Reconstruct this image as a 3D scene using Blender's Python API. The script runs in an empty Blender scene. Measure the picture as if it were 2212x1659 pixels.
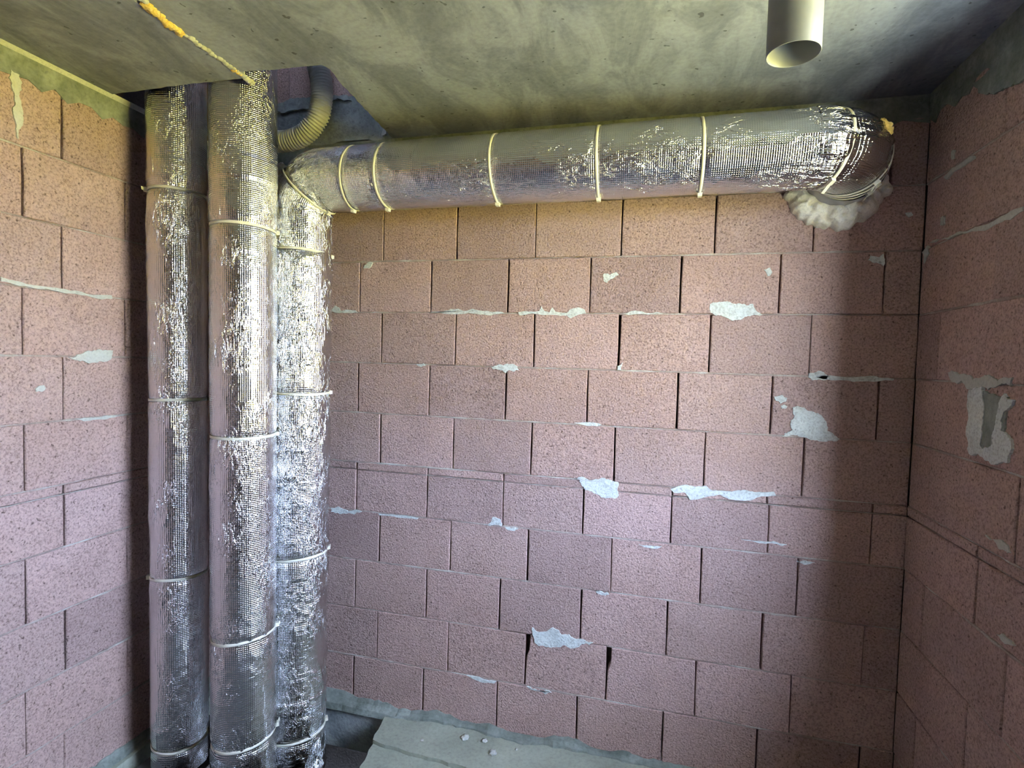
import bpy, bmesh, math, random
import numpy as np
from mathutils import Vector, Matrix

SKY, SUN, EXPOSURE, SHAFT_GAP, SKY_BLOCK, BOUNCE_PAVING = 4.9, 20.0, 3.34, 0.9, 1.6, 11.0
# ---------------------------------------------------------------- units
U = 0.245                      # one block course in metres
XL, XR = -3.641, 9.174         # inner faces of the side walls, in courses
ZF, ZC = -10.0, 1.35           # floor and ceiling levels, in courses (0 = a bed joint under the duct)
def P(x, y, z): return Vector((x * U, y * U, (z + 10) * U))
rng = random.Random(7)
scene = bpy.context.scene
COL = scene.collection

# ---------------------------------------------------------------- camera
cam_d = bpy.data.cameras.new('camera')
cam = bpy.data.objects.new('camera', cam_d)
COL.objects.link(cam)
cam_d.sensor_fit = 'HORIZONTAL'
cam_d.sensor_width = 36.0
cam_d.lens = 1177.976 / 2212 * 36.0
cam_d.clip_start = 0.02
_r = Vector((0.96749088, 0.25143468, 0.02723979))
_u = Vector((-0.03703965, 0.03432498, 0.99872412))
_w = Vector((-0.25017887, 0.96726542, -0.04252216))
M = Matrix((( _r.x, _u.x, -_w.x, 1.27950), (_r.y, _u.y, -_w.y, -2.40239), (_r.z, _u.z, -_w.z, 1.74422), (0, 0, 0, 1)))
cam.matrix_world = M
scene.camera = cam

# ---------------------------------------------------------------- light: daylight sky and sun outside, one window opening
world = bpy.data.worlds.new('sky')
scene.world = world
world.use_nodes = True
bg = world.node_tree.nodes['Background']
bg.inputs[0].default_value = (0.57, 0.72, 1.0, 1)
bg.inputs[1].default_value = SKY
sun_d = bpy.data.lights.new('sun', 'SUN')
sun_d.energy = SUN
sun_d.angle = math.radians(2)
sun_d.color = (1.0, 0.93, 0.78)
sun = bpy.data.objects.new('sun', sun_d)
COL.objects.link(sun)
sun.location = (-4, -3, 9)
sun.rotation_euler = Vector((0.42, 0.2, -0.88)).to_track_quat('-Z', 'Y').to_euler()
scene.view_settings.view_transform = 'Standard'
scene.view_settings.look = 'None'
scene.view_settings.gamma = 1.0
scene.view_settings.use_curve_mapping = False
scene.view_settings.exposure = EXPOSURE
scene.cycles.max_bounces = 8
scene.cycles.diffuse_bounces = 5
scene.cycles.glossy_bounces = 4
scene.cycles.caustics_reflective = False
scene.cycles.caustics_refractive = False
scene.cycles.sample_clamp_indirect = 6.0

# outlines of mortar licks on the walls: (along wall, height) in courses
SMEAR_B = [[(6.099, -1.833), (6.296, -1.794), (6.588, -1.825), (6.782, -1.833), (6.837, -1.948), (6.938, -2.008), (6.74, -2.032), (6.563, -2.095), (6.418, -2.088), (6.306, -2.035), (6.12, -1.981)], [(7.453, -3.519), (7.612, -3.512), (7.717, -3.567), (7.841, -3.599), (7.962, -3.736), (7.989, -3.885), (8.072, -3.918), (8.169, -3.994), (8.01, -4.034), (7.738, -4.036), (7.322, -4.017), (7.354, -3.953), (7.469, -3.885), (7.435, -3.734), (7.487, -3.655)], [(7.166, -3.356), (7.291, -3.321), (7.37, -3.371), (7.352, -3.433), (7.263, -3.467), (7.19, -3.409)], [(7.278, -3.505), (7.326, -3.48), (7.376, -3.508), (7.35, -3.547), (7.301, -3.55)], [(5.581, -5.031), (5.862, -4.934), (6.015, -4.953), (6.164, -4.925), (6.279, -5.003), (6.427, -4.99), (6.575, -4.993), (6.777, -4.944), (6.937, -4.969), (7.08, -4.957), (7.236, -4.935), (7.267, -4.995), (7.012, -5.041), (6.872, -5.116), (6.581, -5.127), (6.393, -5.057), (6.098, -5.147), (5.91, -5.188), (5.829, -5.074), (5.638, -5.091)], [(3.898, -4.972), (4.023, -4.945), (4.396, -4.932), (4.561, -4.96), (4.701, -5.007), (4.709, -5.222), (4.654, -5.286), (4.491, -5.292), (4.366, -5.253), (4.223, -5.19), (4.114, -5.182), (4.036, -5.079), (3.999, -4.997)], [(3.208, -7.849), (3.342, -7.916), (3.473, -7.887), (3.601, -7.789), (3.706, -7.825), (3.76, -7.904), (3.906, -7.873), (3.993, -7.937), (4.18, -7.934), (4.341, -7.96), (4.267, -8.007), (4.041, -8.095), (3.931, -8.139), (3.826, -8.086), (3.612, -8.155), (3.35, -8.18), (3.269, -8.131), (3.249, -8.046), (3.212, -7.981)], [(2.772, -1.979), (3.164, -1.961), (3.204, -1.868), (3.259, -1.96), (3.354, -1.985), (3.402, -1.893), (3.464, -1.968), (3.676, -1.992), (3.733, -1.925), (3.882, -1.892), (3.982, -1.925), (4.018, -1.999), (3.845, -2.041), (3.738, -2.091), (3.677, -2.042), (3.423, -2.027), (3.122, -2.011), (2.792, -2.038)], [(1.028, -1.995), (1.313, -1.967), (1.594, -1.923), (1.734, -1.966), (1.871, -1.922), (2.101, -1.964), (2.462, -1.98), (2.507, -2.006), (1.965, -2.017), (1.314, -2.02)], [(4.298, -1.312), (4.37, -1.297), (4.42, -1.322), (4.514, -1.275), (4.572, -1.324), (4.502, -1.364), (4.422, -1.403), (4.376, -1.46), (4.31, -1.426)], [(2.283, -3.01), (2.399, -2.963), (2.605, -2.94), (2.783, -2.986), (2.803, -3.054), (2.608, -3.06), (2.556, -3.114), (2.501, -3.064), (2.32, -3.052)], [(-1.068, -5.996), (-0.812, -5.99), (-0.443, -5.984), (-0.37, -6.014), (-0.546, -6.079), (-0.863, -6.1), (-1.067, -6.072)], [(0.002, -6.007), (0.427, -6.002), (0.874, -6.013), (0.826, -6.046), (0.448, -6.047), (0.023, -6.042)], [(2.207, -6.005), (2.361, -5.927), (2.395, -5.835), (2.542, -5.874), (2.564, -6.004), (2.345, -6.018)], [(2.618, -6.007), (2.888, -6.014), (2.818, -6.066), (2.692, -6.061)], [(-1.127, -1.976), (-1.034, -1.864), (-0.949, -1.901), (-0.917, -1.966), (-0.584, -1.956), (-0.542, -2.001), (-0.874, -2.012)], [(4.66, -2.004), (4.857, -1.947), (5.094, -1.986), (5.404, -1.984), (5.095, -2.018), (4.781, -2.028)], [(7.675, -2.95), (7.789, -2.916), (7.961, -2.985), (7.93, -3.046), (7.728, -3.068), (7.658, -3.018)], [(7.76, -3.015), (8.228, -2.999), (8.554, -2.965), (8.877, -2.998), (8.879, -3.027), (8.428, -3.058), (8.231, -3.05)], [(1.938, -8.993), (2.145, -8.985), (2.536, -9.007), (2.5, -9.049), (2.146, -9.048)], [(3.135, -8.998), (3.507, -8.993), (3.613, -9.018), (3.509, -9.073), (3.243, -9.041)], [(4.596, -2.917), (4.69, -2.857), (4.671, -2.997), (4.607, -2.999)], [(7.623, -6.061), (7.761, -6.037), (7.899, -6.051), (7.798, -6.094)], [(8.462, -1.07), (8.592, -1.094), (8.64, -1.045), (8.65, -1.239), (8.564, -1.187), (8.433, -1.142)], [(8.906, -0.424), (8.987, -0.414), (9.014, -0.464), (8.954, -0.497)], [(6.754, -5.784), (7.044, -5.784), (7.471, -5.799), (7.402, -5.83), (7.046, -5.823)], [(4.359, -7.015), (4.55, -7.006), (4.6, -7.033), (4.469, -7.06)], [(5.085, -6.066), (5.283, -6.061), (5.48, -6.055), (5.403, -6.105), (5.206, -6.103)], [(-0.423, -1.132), (-0.273, -1.007), (-0.212, -1.017), (-0.311, -1.134)], [(0.76, -3.0), (0.905, -2.969), (0.955, -3.022), (0.859, -3.051)], [(6.921, -1.271), (7.017, -1.235), (7.049, -1.326), (6.982, -1.378)], [(3.865, -3.969), (4.115, -3.947), (4.364, -3.974), (4.283, -4.012), (4.034, -4.001)]]
SMEAR_L = [[(-4.041, 0.999), (-3.937, 0.975), (-3.903, 0.876), (-3.895, 0.491), (-3.921, 0.253), (-3.958, 0.077), (-3.979, 0.261), (-4.011, 0.504), (-4.032, 0.749)], [(-3.283, -3.017), (-3.09, -2.955), (-2.866, -2.898), (-2.566, -2.89), (-2.591, -3.008), (-2.75, -3.079), (-2.943, -3.102), (-3.163, -3.059)], [(-3.769, -3.489), (-3.661, -3.438), (-3.622, -3.481), (-3.674, -3.535), (-3.763, -3.531)], [(-4.195, -1.906), (-3.966, -1.937), (-3.661, -1.961), (-3.262, -1.977), (-2.586, -1.966), (-2.586, -2.028), (-3.262, -2.02), (-3.724, -2.01), (-4.196, -1.97)], [(-3.205, -3.991), (-2.91, -3.997), (-2.595, -3.987), (-2.301, -4.006), (-2.676, -4.043), (-3.06, -4.043)]]
SMEAR_R = [[(-1.562, -3.092), (-1.85, -3.039), (-1.9, -3.236), (-1.903, -3.434), (-1.879, -3.752), (-1.942, -3.799), (-2.121, -3.717), (-2.186, -3.325), (-2.293, -3.102), (-2.467, -3.176), (-2.315, -3.314), (-2.278, -3.533), (-2.472, -3.615), (-2.498, -3.716), (-2.434, -3.884), (-1.973, -3.908), (-1.653, -3.902), (-1.557, -3.617), (-1.539, -3.26)], [(-0.993, -2.88), (-1.345, -2.893), (-1.863, -2.896), (-2.399, -2.913), (-2.369, -3.019), (-2.067, -3.047), (-1.582, -3.079), (-1.128, -3.004)], [(-0.538, -0.078), (-0.781, -0.017), (-1.076, -0.032), (-1.295, -0.039), (-1.332, -0.082), (-1.083, -0.096), (-0.789, -0.083), (-0.621, -0.131)], [(-0.236, -0.944), (-0.643, -0.966), (-1.127, -0.981), (-1.558, -1.012), (-1.94, -1.006), (-2.378, -0.996), (-2.384, -1.049), (-1.947, -1.074), (-1.461, -1.059), (-0.775, -1.014)], [(-0.015, -1.039), (-0.167, -0.964), (-0.256, -1.107), (-0.098, -1.23)], [(-0.728, 0.232), (-0.828, 0.207), (-0.816, 0.098), (-0.742, 0.112)], [(-0.526, -0.642), (-0.618, -0.652), (-0.62, -0.77), (-0.527, -0.754)], [(-2.073, -4.819), (-2.342, -4.791), (-2.515, -4.816), (-2.563, -4.879), (-2.353, -4.896)], [(-2.414, -5.877), (-2.621, -5.829), (-2.743, -5.846), (-2.546, -5.909)]]

# ---------------------------------------------------------------- materials
def nodes(name):
    m = bpy.data.materials.new(name)
    m.use_nodes = True
    nt = m.node_tree
    return m, nt, nt.nodes['Principled BSDF']
def N(nt, kind, **kw):
    n = nt.nodes.new(kind)
    for k, v in kw.items():
        if k.startswith('i_'):
            key = k[2:]
            n.inputs[int(key) if key.isdigit() else key.replace('_', ' ')].default_value = v
        else:
            setattr(n, k, v)
    return n
def L(nt, a, ao, b, bi): nt.links.new(a.outputs[ao], b.inputs[bi])
def ramp(nt, src, so, stops):
    r = nt.nodes.new('ShaderNodeValToRGB')
    el = r.color_ramp.elements
    while len(el) < len(stops): el.new(0.5)
    for e, (p, c) in zip(el, stops):
        e.position = p
        e.color = (c[0], c[1], c[2], 1) if len(c) == 3 else c
    nt.links.new(src.outputs[so], r.inputs[0])
    return r
def mix(nt, fac, a, b, mode='MIX'):
    """fac: float or (node, out); a, b: colour or (node, out)"""
    n = nt.nodes.new('ShaderNodeMix')
    n.data_type = 'RGBA'
    n.blend_type = mode
    for idx, v in ((0, fac), (6, a), (7, b)):
        if isinstance(v, tuple) and hasattr(v[0], 'outputs'):
            nt.links.new(v[0].outputs[v[1]], n.inputs[idx])
        elif idx == 0: n.inputs[0].default_value = v
        else: n.inputs[idx].default_value = (v[0], v[1], v[2], 1)
    return n
def math_n(nt, op, a, b=None):
    n = nt.nodes.new('ShaderNodeMath')
    n.operation = op
    for i, v in enumerate((a, b)):
        if v is None: continue
        if isinstance(v, tuple): nt.links.new(v[0].outputs[v[1]], n.inputs[i])
        else: n.inputs[i].default_value = v
    return n
MAT = {}

def mineral(name, base, dark, light, grain=130.0, pore=0.35, bump=0.5, blotch=3.0, bump_d=0.003, tint=None, rough=0.95):
    m, nt, b = nodes(name)
    tc = N(nt, 'ShaderNodeTexCoord')
    big = N(nt, 'ShaderNodeTexNoise', i_Scale=blotch, i_Detail=5.0, i_Roughness=0.6)
    L(nt, tc, 'Object', big, 'Vector')
    fine = N(nt, 'ShaderNodeTexNoise', i_Scale=grain, i_Detail=3.0, i_Roughness=0.65)
    L(nt, tc, 'Object', fine, 'Vector')
    vor = N(nt, 'ShaderNodeTexVoronoi', i_Scale=grain * 0.9)
    L(nt, tc, 'Object', vor, 'Vector')
    c0 = ramp(nt, big, 'Fac', [(0.30, dark), (0.5, base), (0.72, light)])
    last = (c0, 'Color')
    if tint:
        oi = N(nt, 'ShaderNodeObjectInfo')
        tr = ramp(nt, oi, 'Random', tint)
        last = (mix(nt, 1.0, last, (tr, 'Color'), 'MULTIPLY'), 2)
    fr = ramp(nt, fine, 'Fac', [(0.34, (0.62, 0.60, 0.60)), (0.5, (1, 1, 1)), (0.68, (1.2, 1.19, 1.18))])
    c1 = mix(nt, pore * 1.6 if pore * 1.6 < 1 else 1.0, last, (fr, 'Color'), 'MULTIPLY')
    # pores: small dark pits scattered over the face
    pits = N(nt, 'ShaderNodeTexNoise', i_Scale=grain * 0.55, i_Detail=2.0, i_Roughness=0.5)
    L(nt, tc, 'Object', pits, 'Vector')
    pr = ramp(nt, pits, 'Fac', [(0.285, (0.35, 0.33, 0.33)), (0.345, (1, 1, 1))])
    c2 = mix(nt, pore, (c1, 2), (pr, 'Color'), 'MULTIPLY')
    L(nt, c2, 2, b, 'Base Color')
    b.inputs['Roughness'].default_value = rough
    b.inputs['Specular IOR Level'].default_value = 0.15
    h = math_n(nt, 'ADD', (fine, 'Fac'), (math_n(nt, 'MULTIPLY', (pr, 'Color'), 0.5), 0))
    h2 = math_n(nt, 'ADD', (h, 0), (math_n(nt, 'MULTIPLY', (vor, 'Distance'), 0.4), 0))
    bp = N(nt, 'ShaderNodeBump', i_Strength=bump, i_Distance=bump_d)
    L(nt, h2, 0, bp, 'Height')
    L(nt, bp, 'Normal', b, 'Normal')
    MAT[name] = m
    return m

mineral('pink_pumice_block', (0.455, 0.32, 0.29), (0.415, 0.29, 0.263), (0.495, 0.355, 0.325), grain=135, pore=0.85, bump=1.0, bump_d=0.005,
        tint=[(0.0, (0.84, 0.83, 0.85)), (0.4, (1, 1, 1)), (0.75, (1.0, 0.97, 0.96)), (1.0, (1.09, 1.08, 1.1))])
mineral('grey_mortar', (0.50, 0.51, 0.48), (0.42, 0.43, 0.41), (0.58, 0.59, 0.56), grain=120, pore=0.2, bump=0.5)
mineral('pale_mortar', (0.60, 0.64, 0.635), (0.50, 0.54, 0.535), (0.67, 0.71, 0.705), grain=120, pore=0.4, bump=0.8, blotch=14)
mineral('joint_mortar', (0.40, 0.33, 0.30), (0.26, 0.20, 0.18), (0.58, 0.58, 0.55), grain=150, pore=0.3, bump=0.6, blotch=7)
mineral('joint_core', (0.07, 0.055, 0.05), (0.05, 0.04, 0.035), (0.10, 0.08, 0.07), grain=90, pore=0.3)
mineral('band_concrete', (0.22, 0.245, 0.22), (0.13, 0.15, 0.13), (0.34, 0.37, 0.34), grain=70, pore=0.25, bump=0.6, blotch=9)
mineral('shaft_concrete', (0.30, 0.33, 0.34), (0.16, 0.18, 0.19), (0.45, 0.48, 0.48), grain=70, pore=0.3, bump=0.7, blotch=7)
mineral('floor_concrete', (0.335, 0.355, 0.29), (0.27, 0.29, 0.24), (0.40, 0.425, 0.35), grain=60, pore=0.2, bump=0.5, blotch=4)
mineral('dark_screed', (0.12, 0.125, 0.125), (0.09, 0.095, 0.095), (0.16, 0.165, 0.16), grain=60, pore=0.2)  # for the concrete strip; also dulls bounce off the unseen floor
mineral('white_foam', (0.78, 0.76, 0.68), (0.66, 0.60, 0.46), (0.86, 0.85, 0.80), grain=110, pore=0.25, bump=0.5, blotch=14)
mineral('yellow_foam', (0.74, 0.53, 0.16), (0.60, 0.42, 0.14), (0.82, 0.68, 0.36), grain=120, pore=0.3, bump=0.9, blotch=30)
mineral('lawn', (0.38, 0.325, 0.06), (0.31, 0.28, 0.05), (0.44, 0.37, 0.08), grain=40, pore=0.3, blotch=0.6)

def ceiling_mat():
    m, nt, b = nodes('cast_concrete')
    tc = N(nt, 'ShaderNodeTexCoord')
    mp = N(nt, 'ShaderNodeMapping')
    mp.inputs['Scale'].default_value = (1.0, 0.45, 1.0)
    mp.inputs['Rotation'].default_value = (0, 0, 0.3)
    L(nt, tc, 'Object', mp, 'Vector')
    n1 = N(nt, 'ShaderNodeTexNoise', i_Scale=5.5, i_Detail=9.0, i_Roughness=0.68, i_Distortion=0.6)
    L(nt, mp, 'Vector', n1, 'Vector')
    n2 = N(nt, 'ShaderNodeTexNoise', i_Scale=60.0, i_Detail=4.0)
    L(nt, tc, 'Object', n2, 'Vector')
    c = ramp(nt, n1, 'Fac', [(0.36, (0.175, 0.19, 0.225)), (0.49, (0.235, 0.255, 0.30)), (0.56, (0.30, 0.325, 0.375)), (0.70, (0.35, 0.38, 0.43))])
    f = ramp(nt, n2, 'Fac', [(0.3, (0.8, 0.8, 0.8)), (0.6, (1.05, 1.05, 1.05))])
    mm = mix(nt, 0.6, (c, 'Color'), (f, 'Color'), 'MULTIPLY')
    # air holes in the cast face
    v = N(nt, 'ShaderNodeTexNoise', i_Scale=38.0, i_Detail=1.0)
    L(nt, tc, 'Object', v, 'Vector')
    vr = ramp(nt, v, 'Fac', [(0.24, (0.35, 0.35, 0.33)), (0.27, (1, 1, 1))])
    m2 = mix(nt, 0.8, (mm, 2), (vr, 'Color'), 'MULTIPLY')
    L(nt, m2, 2, b, 'Base Color')
    b.inputs['Roughness'].default_value = 0.8
    b.inputs['Specular IOR Level'].default_value = 0.25
    h = math_n(nt, 'ADD', (n2, 'Fac'), (math_n(nt, 'MULTIPLY', (n1, 'Fac'), 2.0), 0))
    h2 = math_n(nt, 'ADD', (h, 0), (math_n(nt, 'MULTIPLY', (vr, 'Color'), 1.2), 0))
    bp = N(nt, 'ShaderNodeBump', i_Strength=0.35, i_Distance=0.003)
    L(nt, h2, 0, bp, 'Height')
    L(nt, bp, 'Normal', b, 'Normal')
    MAT['cast_concrete'] = m
ceiling_mat()

def foil_mat(name, crease, lo, hi):
    m, nt, b = nodes(name)
    uv = N(nt, 'ShaderNodeUVMap', uv_map='foil')
    sep = N(nt, 'ShaderNodeSeparateXYZ')
    L(nt, uv, 'UV', sep, 0)
    per = 0.0075
    def line(o):
        s = math_n(nt, 'SINE', (math_n(nt, 'MULTIPLY', (sep, o), 2 * math.pi / per), 0))
        s2 = math_n(nt, 'ADD', (math_n(nt, 'MULTIPLY', (s, 0), 0.5), 0), 0.5)
        return math_n(nt, 'POWER', (s2, 0), 4.0)
    weave = math_n(nt, 'ADD', (line('X'), 0), (line('Y'), 0))
    # sharp creases, drawn out along the duct
    mp = N(nt, 'ShaderNodeMapping')
    mp.inputs['Scale'].default_value = (38.0, 13.0, 1.0)
    L(nt, uv, 'UV', mp, 'Vector')
    wr = N(nt, 'ShaderNodeTexNoise', i_Scale=1.0, i_Detail=3.0, i_Roughness=0.55, i_Distortion=1.2)
    L(nt, mp, 'Vector', wr, 'Vector')
    ab = math_n(nt, 'ABSOLUTE', (math_n(nt, 'SUBTRACT', (math_n(nt, 'MULTIPLY', (wr, 'Fac'), 2.0), 0), 1.0), 0))
    rid = math_n(nt, 'POWER', (math_n(nt, 'SUBTRACT', 1.0, (ab, 0)), 0), 14.0)
    w2 = N(nt, 'ShaderNodeTexNoise', i_Scale=4.0, i_Detail=2.0)
    L(nt, uv, 'UV', w2, 'Vector')
    pm = N(nt, 'ShaderNodeMapRange', i_1=lo, i_2=hi)
    L(nt, w2, 'Fac', pm, 0)
    ridm = math_n(nt, 'MULTIPLY', (rid, 0), (pm, 0))
    # small dents
    dn = N(nt, 'ShaderNodeTexNoise', i_Scale=95.0, i_Detail=2.0)
    L(nt, uv, 'UV', dn, 'Vector')
    hh = math_n(nt, 'ADD', (ridm, 0), (math_n(nt, 'MULTIPLY', (dn, 'Fac'), 0.16), 0))
    b1 = N(nt, 'ShaderNodeBump', i_Strength=1.0, i_Distance=0.00050)
    L(nt, weave, 0, b1, 'Height')
    b2 = N(nt, 'ShaderNodeBump', i_Strength=1.0, i_Distance=crease)
    L(nt, hh, 0, b2, 'Height')
    L(nt, b1, 'Normal', b2, 'Normal')
    L(nt, b2, 'Normal', b, 'Normal')
    rr = N(nt, 'ShaderNodeMapRange', i_3=0.06, i_4=0.15)
    L(nt, w2, 'Fac', rr, 0)
    L(nt, rr, 0, b, 'Roughness')
    b.inputs['Base Color'].default_value = (0.72, 0.73, 0.745, 1)
    b.inputs['Metallic'].default_value = 1.0
    MAT[name] = m
foil_mat('aluminium_foil', 0.0021, 0.46, 0.64)
foil_mat('crumpled_foil', 0.0027, 0.40, 0.58)
foil_mat('creased_foil', 0.0024, 0.44, 0.62)

def plain(name, col, rough=0.5, metal=0.0, sss=0.0, spec=0.5):
    m, nt, b = nodes(name)
    tc = N(nt, 'ShaderNodeTexCoord')
    n = N(nt, 'ShaderNodeTexNoise', i_Scale=25.0, i_Detail=3.0)
    L(nt, tc, 'Object', n, 'Vector')
    c = ramp(nt, n, 'Fac', [(0.3, tuple(x * 0.88 for x in col)), (0.65, col)])
    L(nt, c, 'Color', b, 'Base Color')
    b.inputs['Roughness'].default_value = rough
    b.inputs['Metallic'].default_value = metal
    b.inputs['Specular IOR Level'].default_value = spec
    MAT[name] = m
plain('nylon', (0.80, 0.78, 0.66), 0.4)
plain('grey_pvc', (0.23, 0.24, 0.255), 0.42)
plain('hose_plastic', (0.56, 0.575, 0.56), 0.5)
plain('galvanised', (0.50, 0.51, 0.52), 0.55, 0.6)
plain('painted_shade', (0.05, 0.05, 0.05), 0.9)  # near-black colour stands in for shade deep in shaft and pipe

def front_wall_mat():
    m, nt, b = nodes('darkened_block_wall')
    tc = N(nt, 'ShaderNodeTexCoord')
    mp = N(nt, 'ShaderNodeMapping')
    mp.inputs['Rotation'].default_value = (math.pi / 2, 0, 0)
    L(nt, tc, 'Object', mp, 'Vector')
    br = N(nt, 'ShaderNodeTexBrick')
    br.inputs['Color1'].default_value = (0.20, 0.16, 0.15, 1)  # block colours darkened to cut bounce from this unseen wall
    br.inputs['Color2'].default_value = (0.17, 0.14, 0.13, 1)
    br.inputs['Mortar'].default_value = (0.2, 0.18, 0.17, 1)
    br.inputs['Scale'].default_value = 1.0
    br.inputs['Mortar Size'].default_value = 0.004
    br.inputs['Brick Width'].default_value = 0.375
    br.inputs['Row Height'].default_value = 0.245
    L(nt, mp, 'Vector', br, 'Vector')
    L(nt, br, 'Color', b, 'Base Color')
    b.inputs['Roughness'].default_value = 0.95
    MAT['darkened_block_wall'] = m
front_wall_mat()

# ---------------------------------------------------------------- mesh helpers (coordinates in courses)
def link(name, me, parent=None, mat=None, smooth=False):
    o = bpy.data.objects.new(name, me)
    COL.objects.link(o)
    if mat: me.materials.append(MAT[mat])
    if smooth:
        me.polygons.foreach_set('use_smooth', [True] * len(me.polygons))
    if parent is not None:
        o.parent = parent
    return o
def mesh(name, verts, faces, parent=None, mat=None, smooth=False, base=None):
    """verts in courses; base = world-space origin of the parent"""
    off = base if base is not None else Vector((0, 0, 0))
    me = bpy.data.meshes.new(name)
    me.from_pydata([tuple(P(*v) - off) for v in verts], [], faces)
    me.update()
    bm = bmesh.new()
    bm.from_mesh(me)
    bmesh.ops.recalc_face_normals(bm, faces=bm.faces)
    bm.to_mesh(me)
    bm.free()
    return link(name, me, parent, mat, smooth)
def boxes(name, lst, parent=None, mat=None):
    v, f = [], []
    for (x0, x1, y0, y1, z0, z1) in lst:
        n = len(v)
        v += [(x0, y0, z0), (x1, y0, z0), (x1, y1, z0), (x0, y1, z0), (x0, y0, z1), (x1, y0, z1), (x1, y1, z1), (x0, y1, z1)]
        f += [tuple(n + i for i in q) for q in ((0, 3, 2, 1), (4, 5, 6, 7), (0, 1, 5, 4), (1, 2, 6, 5), (2, 3, 7, 6), (3, 0, 4, 7))]
    return mesh(name, v, f, parent, mat)
def prism(name, poly, z0, z1, parent=None, mat=None, jit=0.0, step=0.12):
    """horizontal polygon (x, y) extruded between two levels, with ragged edges"""
    r = random.Random(sum(map(ord, name)) % 1000 + len(poly))
    pts = []
    for i, a in enumerate(poly):
        b = poly[(i + 1) % len(poly)]
        d = math.hypot(b[0] - a[0], b[1] - a[1])
        n = max(1, int(d / step)) if (jit and d < 8) else 1
        for k in range(n):
            t = k / n
            j = jit if k else 0
            pts.append((a[0] + (b[0] - a[0]) * t + r.uniform(-j, j), a[1] + (b[1] - a[1]) * t + r.uniform(-j, j)))
    n = len(pts)
    v = [(x, y, z0) for x, y in pts] + [(x, y, z1) for x, y in pts]
    f = [tuple(range(n)), tuple(range(n, 2 * n))] + [(i, (i + 1) % n, n + (i + 1) % n, n + i) for i in range(n)]
    return mesh(name, v, f, parent, mat)
def struct(o, label=None):
    o['kind'] = 'structure'
    if label: o['label'] = label
    return o
def thing(name, label, cat, base, group=None):
    o = bpy.data.objects.new(name, None)
    COL.objects.link(o)
    o.location = P(*base)
    o.empty_display_size = 0.05
    o['label'] = label
    o['category'] = cat
    if group: o['group'] = group
    return o
def tag(o, label, cat, group=None):
    o['label'] = label
    o['category'] = cat
    if group: o['group'] = group
    return o

# ---------------------------------------------------------------- block walls
WALLMAP = {'back': lambda s, z, d: (s, -d, z), 'left': lambda s, z, d: (XL + d, s, z), 'right': lambda s, z, d: (XR - d, s, z)}
def block(parent, wm, s0, s1, z0, z1, chip=None, rough=1.0):
    w, h = s1 - s0, z1 - z0
    ns = 3 if w > 0.6 else 1
    nz = 2 if h > 0.5 else 1
    peri = [(s0 + w * k / ns, z0) for k in range(ns)] + [(s1, z0 + h * k / nz) for k in range(nz)]
    peri += [(s1 - w * k / ns, z1) for k in range(ns)] + [(s0, z1 - h * k / nz) for k in range(nz)]
    if chip == 'ul':       # a broken upper corner beside the joint
        peri = [q for q in peri if not (abs(q[0] - s0) < 1e-6 and q[1] > z0 + 0.1)]
        peri += [(s0 + 0.075, z1), (s0 + 0.07, z1 - 0.30 * h), (s0 + 0.02, z1 - 0.42 * h)]
    j = 0.006 * rough
    peri = [(a + rng.uniform(-j, j), b + rng.uniform(-j, j) * 0.7) for a, b in peri]
    cs, cz = (s0 + s1) / 2, (z0 + z1) / 2
    bev = 0.012
    d0 = rng.uniform(-0.012, 0.006) * rough
    ta, tb = rng.uniform(-0.006, 0.006), rng.uniform(-0.006, 0.006)
    n = len(peri)
    v = []
    for a, b in peri: v.append(wm(a, b, -0.25))
    for a, b in peri: v.append(wm(a, b, -bev * rng.uniform(0.6, 1.5) + d0))
    for a, b in peri:
        ia = a + (bev if a < cs else -bev) * (1 if abs(a - cs) > w * 0.3 else 0)
        ib = b + (bev if b < cz else -bev) * (1 if abs(b - cz) > h * 0.3 else 0)
        v.append(wm(ia, ib, d0 + ta * (a - cs) / w + tb * (b - cz) / max(h, 0.2)))
    f = [tuple(range(n)), tuple(range(2 * n, 3 * n))]
    for k in range(2):
        f += [(k * n + i, k * n + (i + 1) % n, (k + 1) * n + (i + 1) % n, (k + 1) * n + i) for i in range(n)]
    return mesh('block', v, f, parent, 'pink_pumice_block')
def course(parent, wm, joints, s0, s1, z0, z1, gap=None, chips=(), holes=()):
    js = sorted([j for j in joints if s0 + 0.08 < j < s1 - 0.08])
    edges = [s0] + js + [s1]
    for i in range(len(edges) - 1):
        a, b = edges[i], edges[i + 1]
        ga = 0.0 if i == 0 else rng.choice((0.010, 0.014, 0.019, 0.024))
        gb = 0.0 if i == len(edges) - 2 else rng.choice((0.004, 0.006, 0.009))
        a2, b2 = a + ga, b - gb
        spans = [(a2, b2)]
        for (h0, h1, hz0, hz1) in holes:
            if z1 > hz0 + 0.05 and z0 < hz1 - 0.05:
                out = []
                for (p, q) in spans:
                    if q <= h0 or p >= h1: out.append((p, q)); continue
                    if p < h0 - 0.05: out.append((p, h0))
                    if q > h1 + 0.05: out.append((h1, q))
                spans = out
        for (p, q) in spans:
            block(parent, wm, p, q, z0 + 0.011, z1 - 0.011, chip='ul' if any(abs(c - a) < 0.05 for c in chips) else None)
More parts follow.
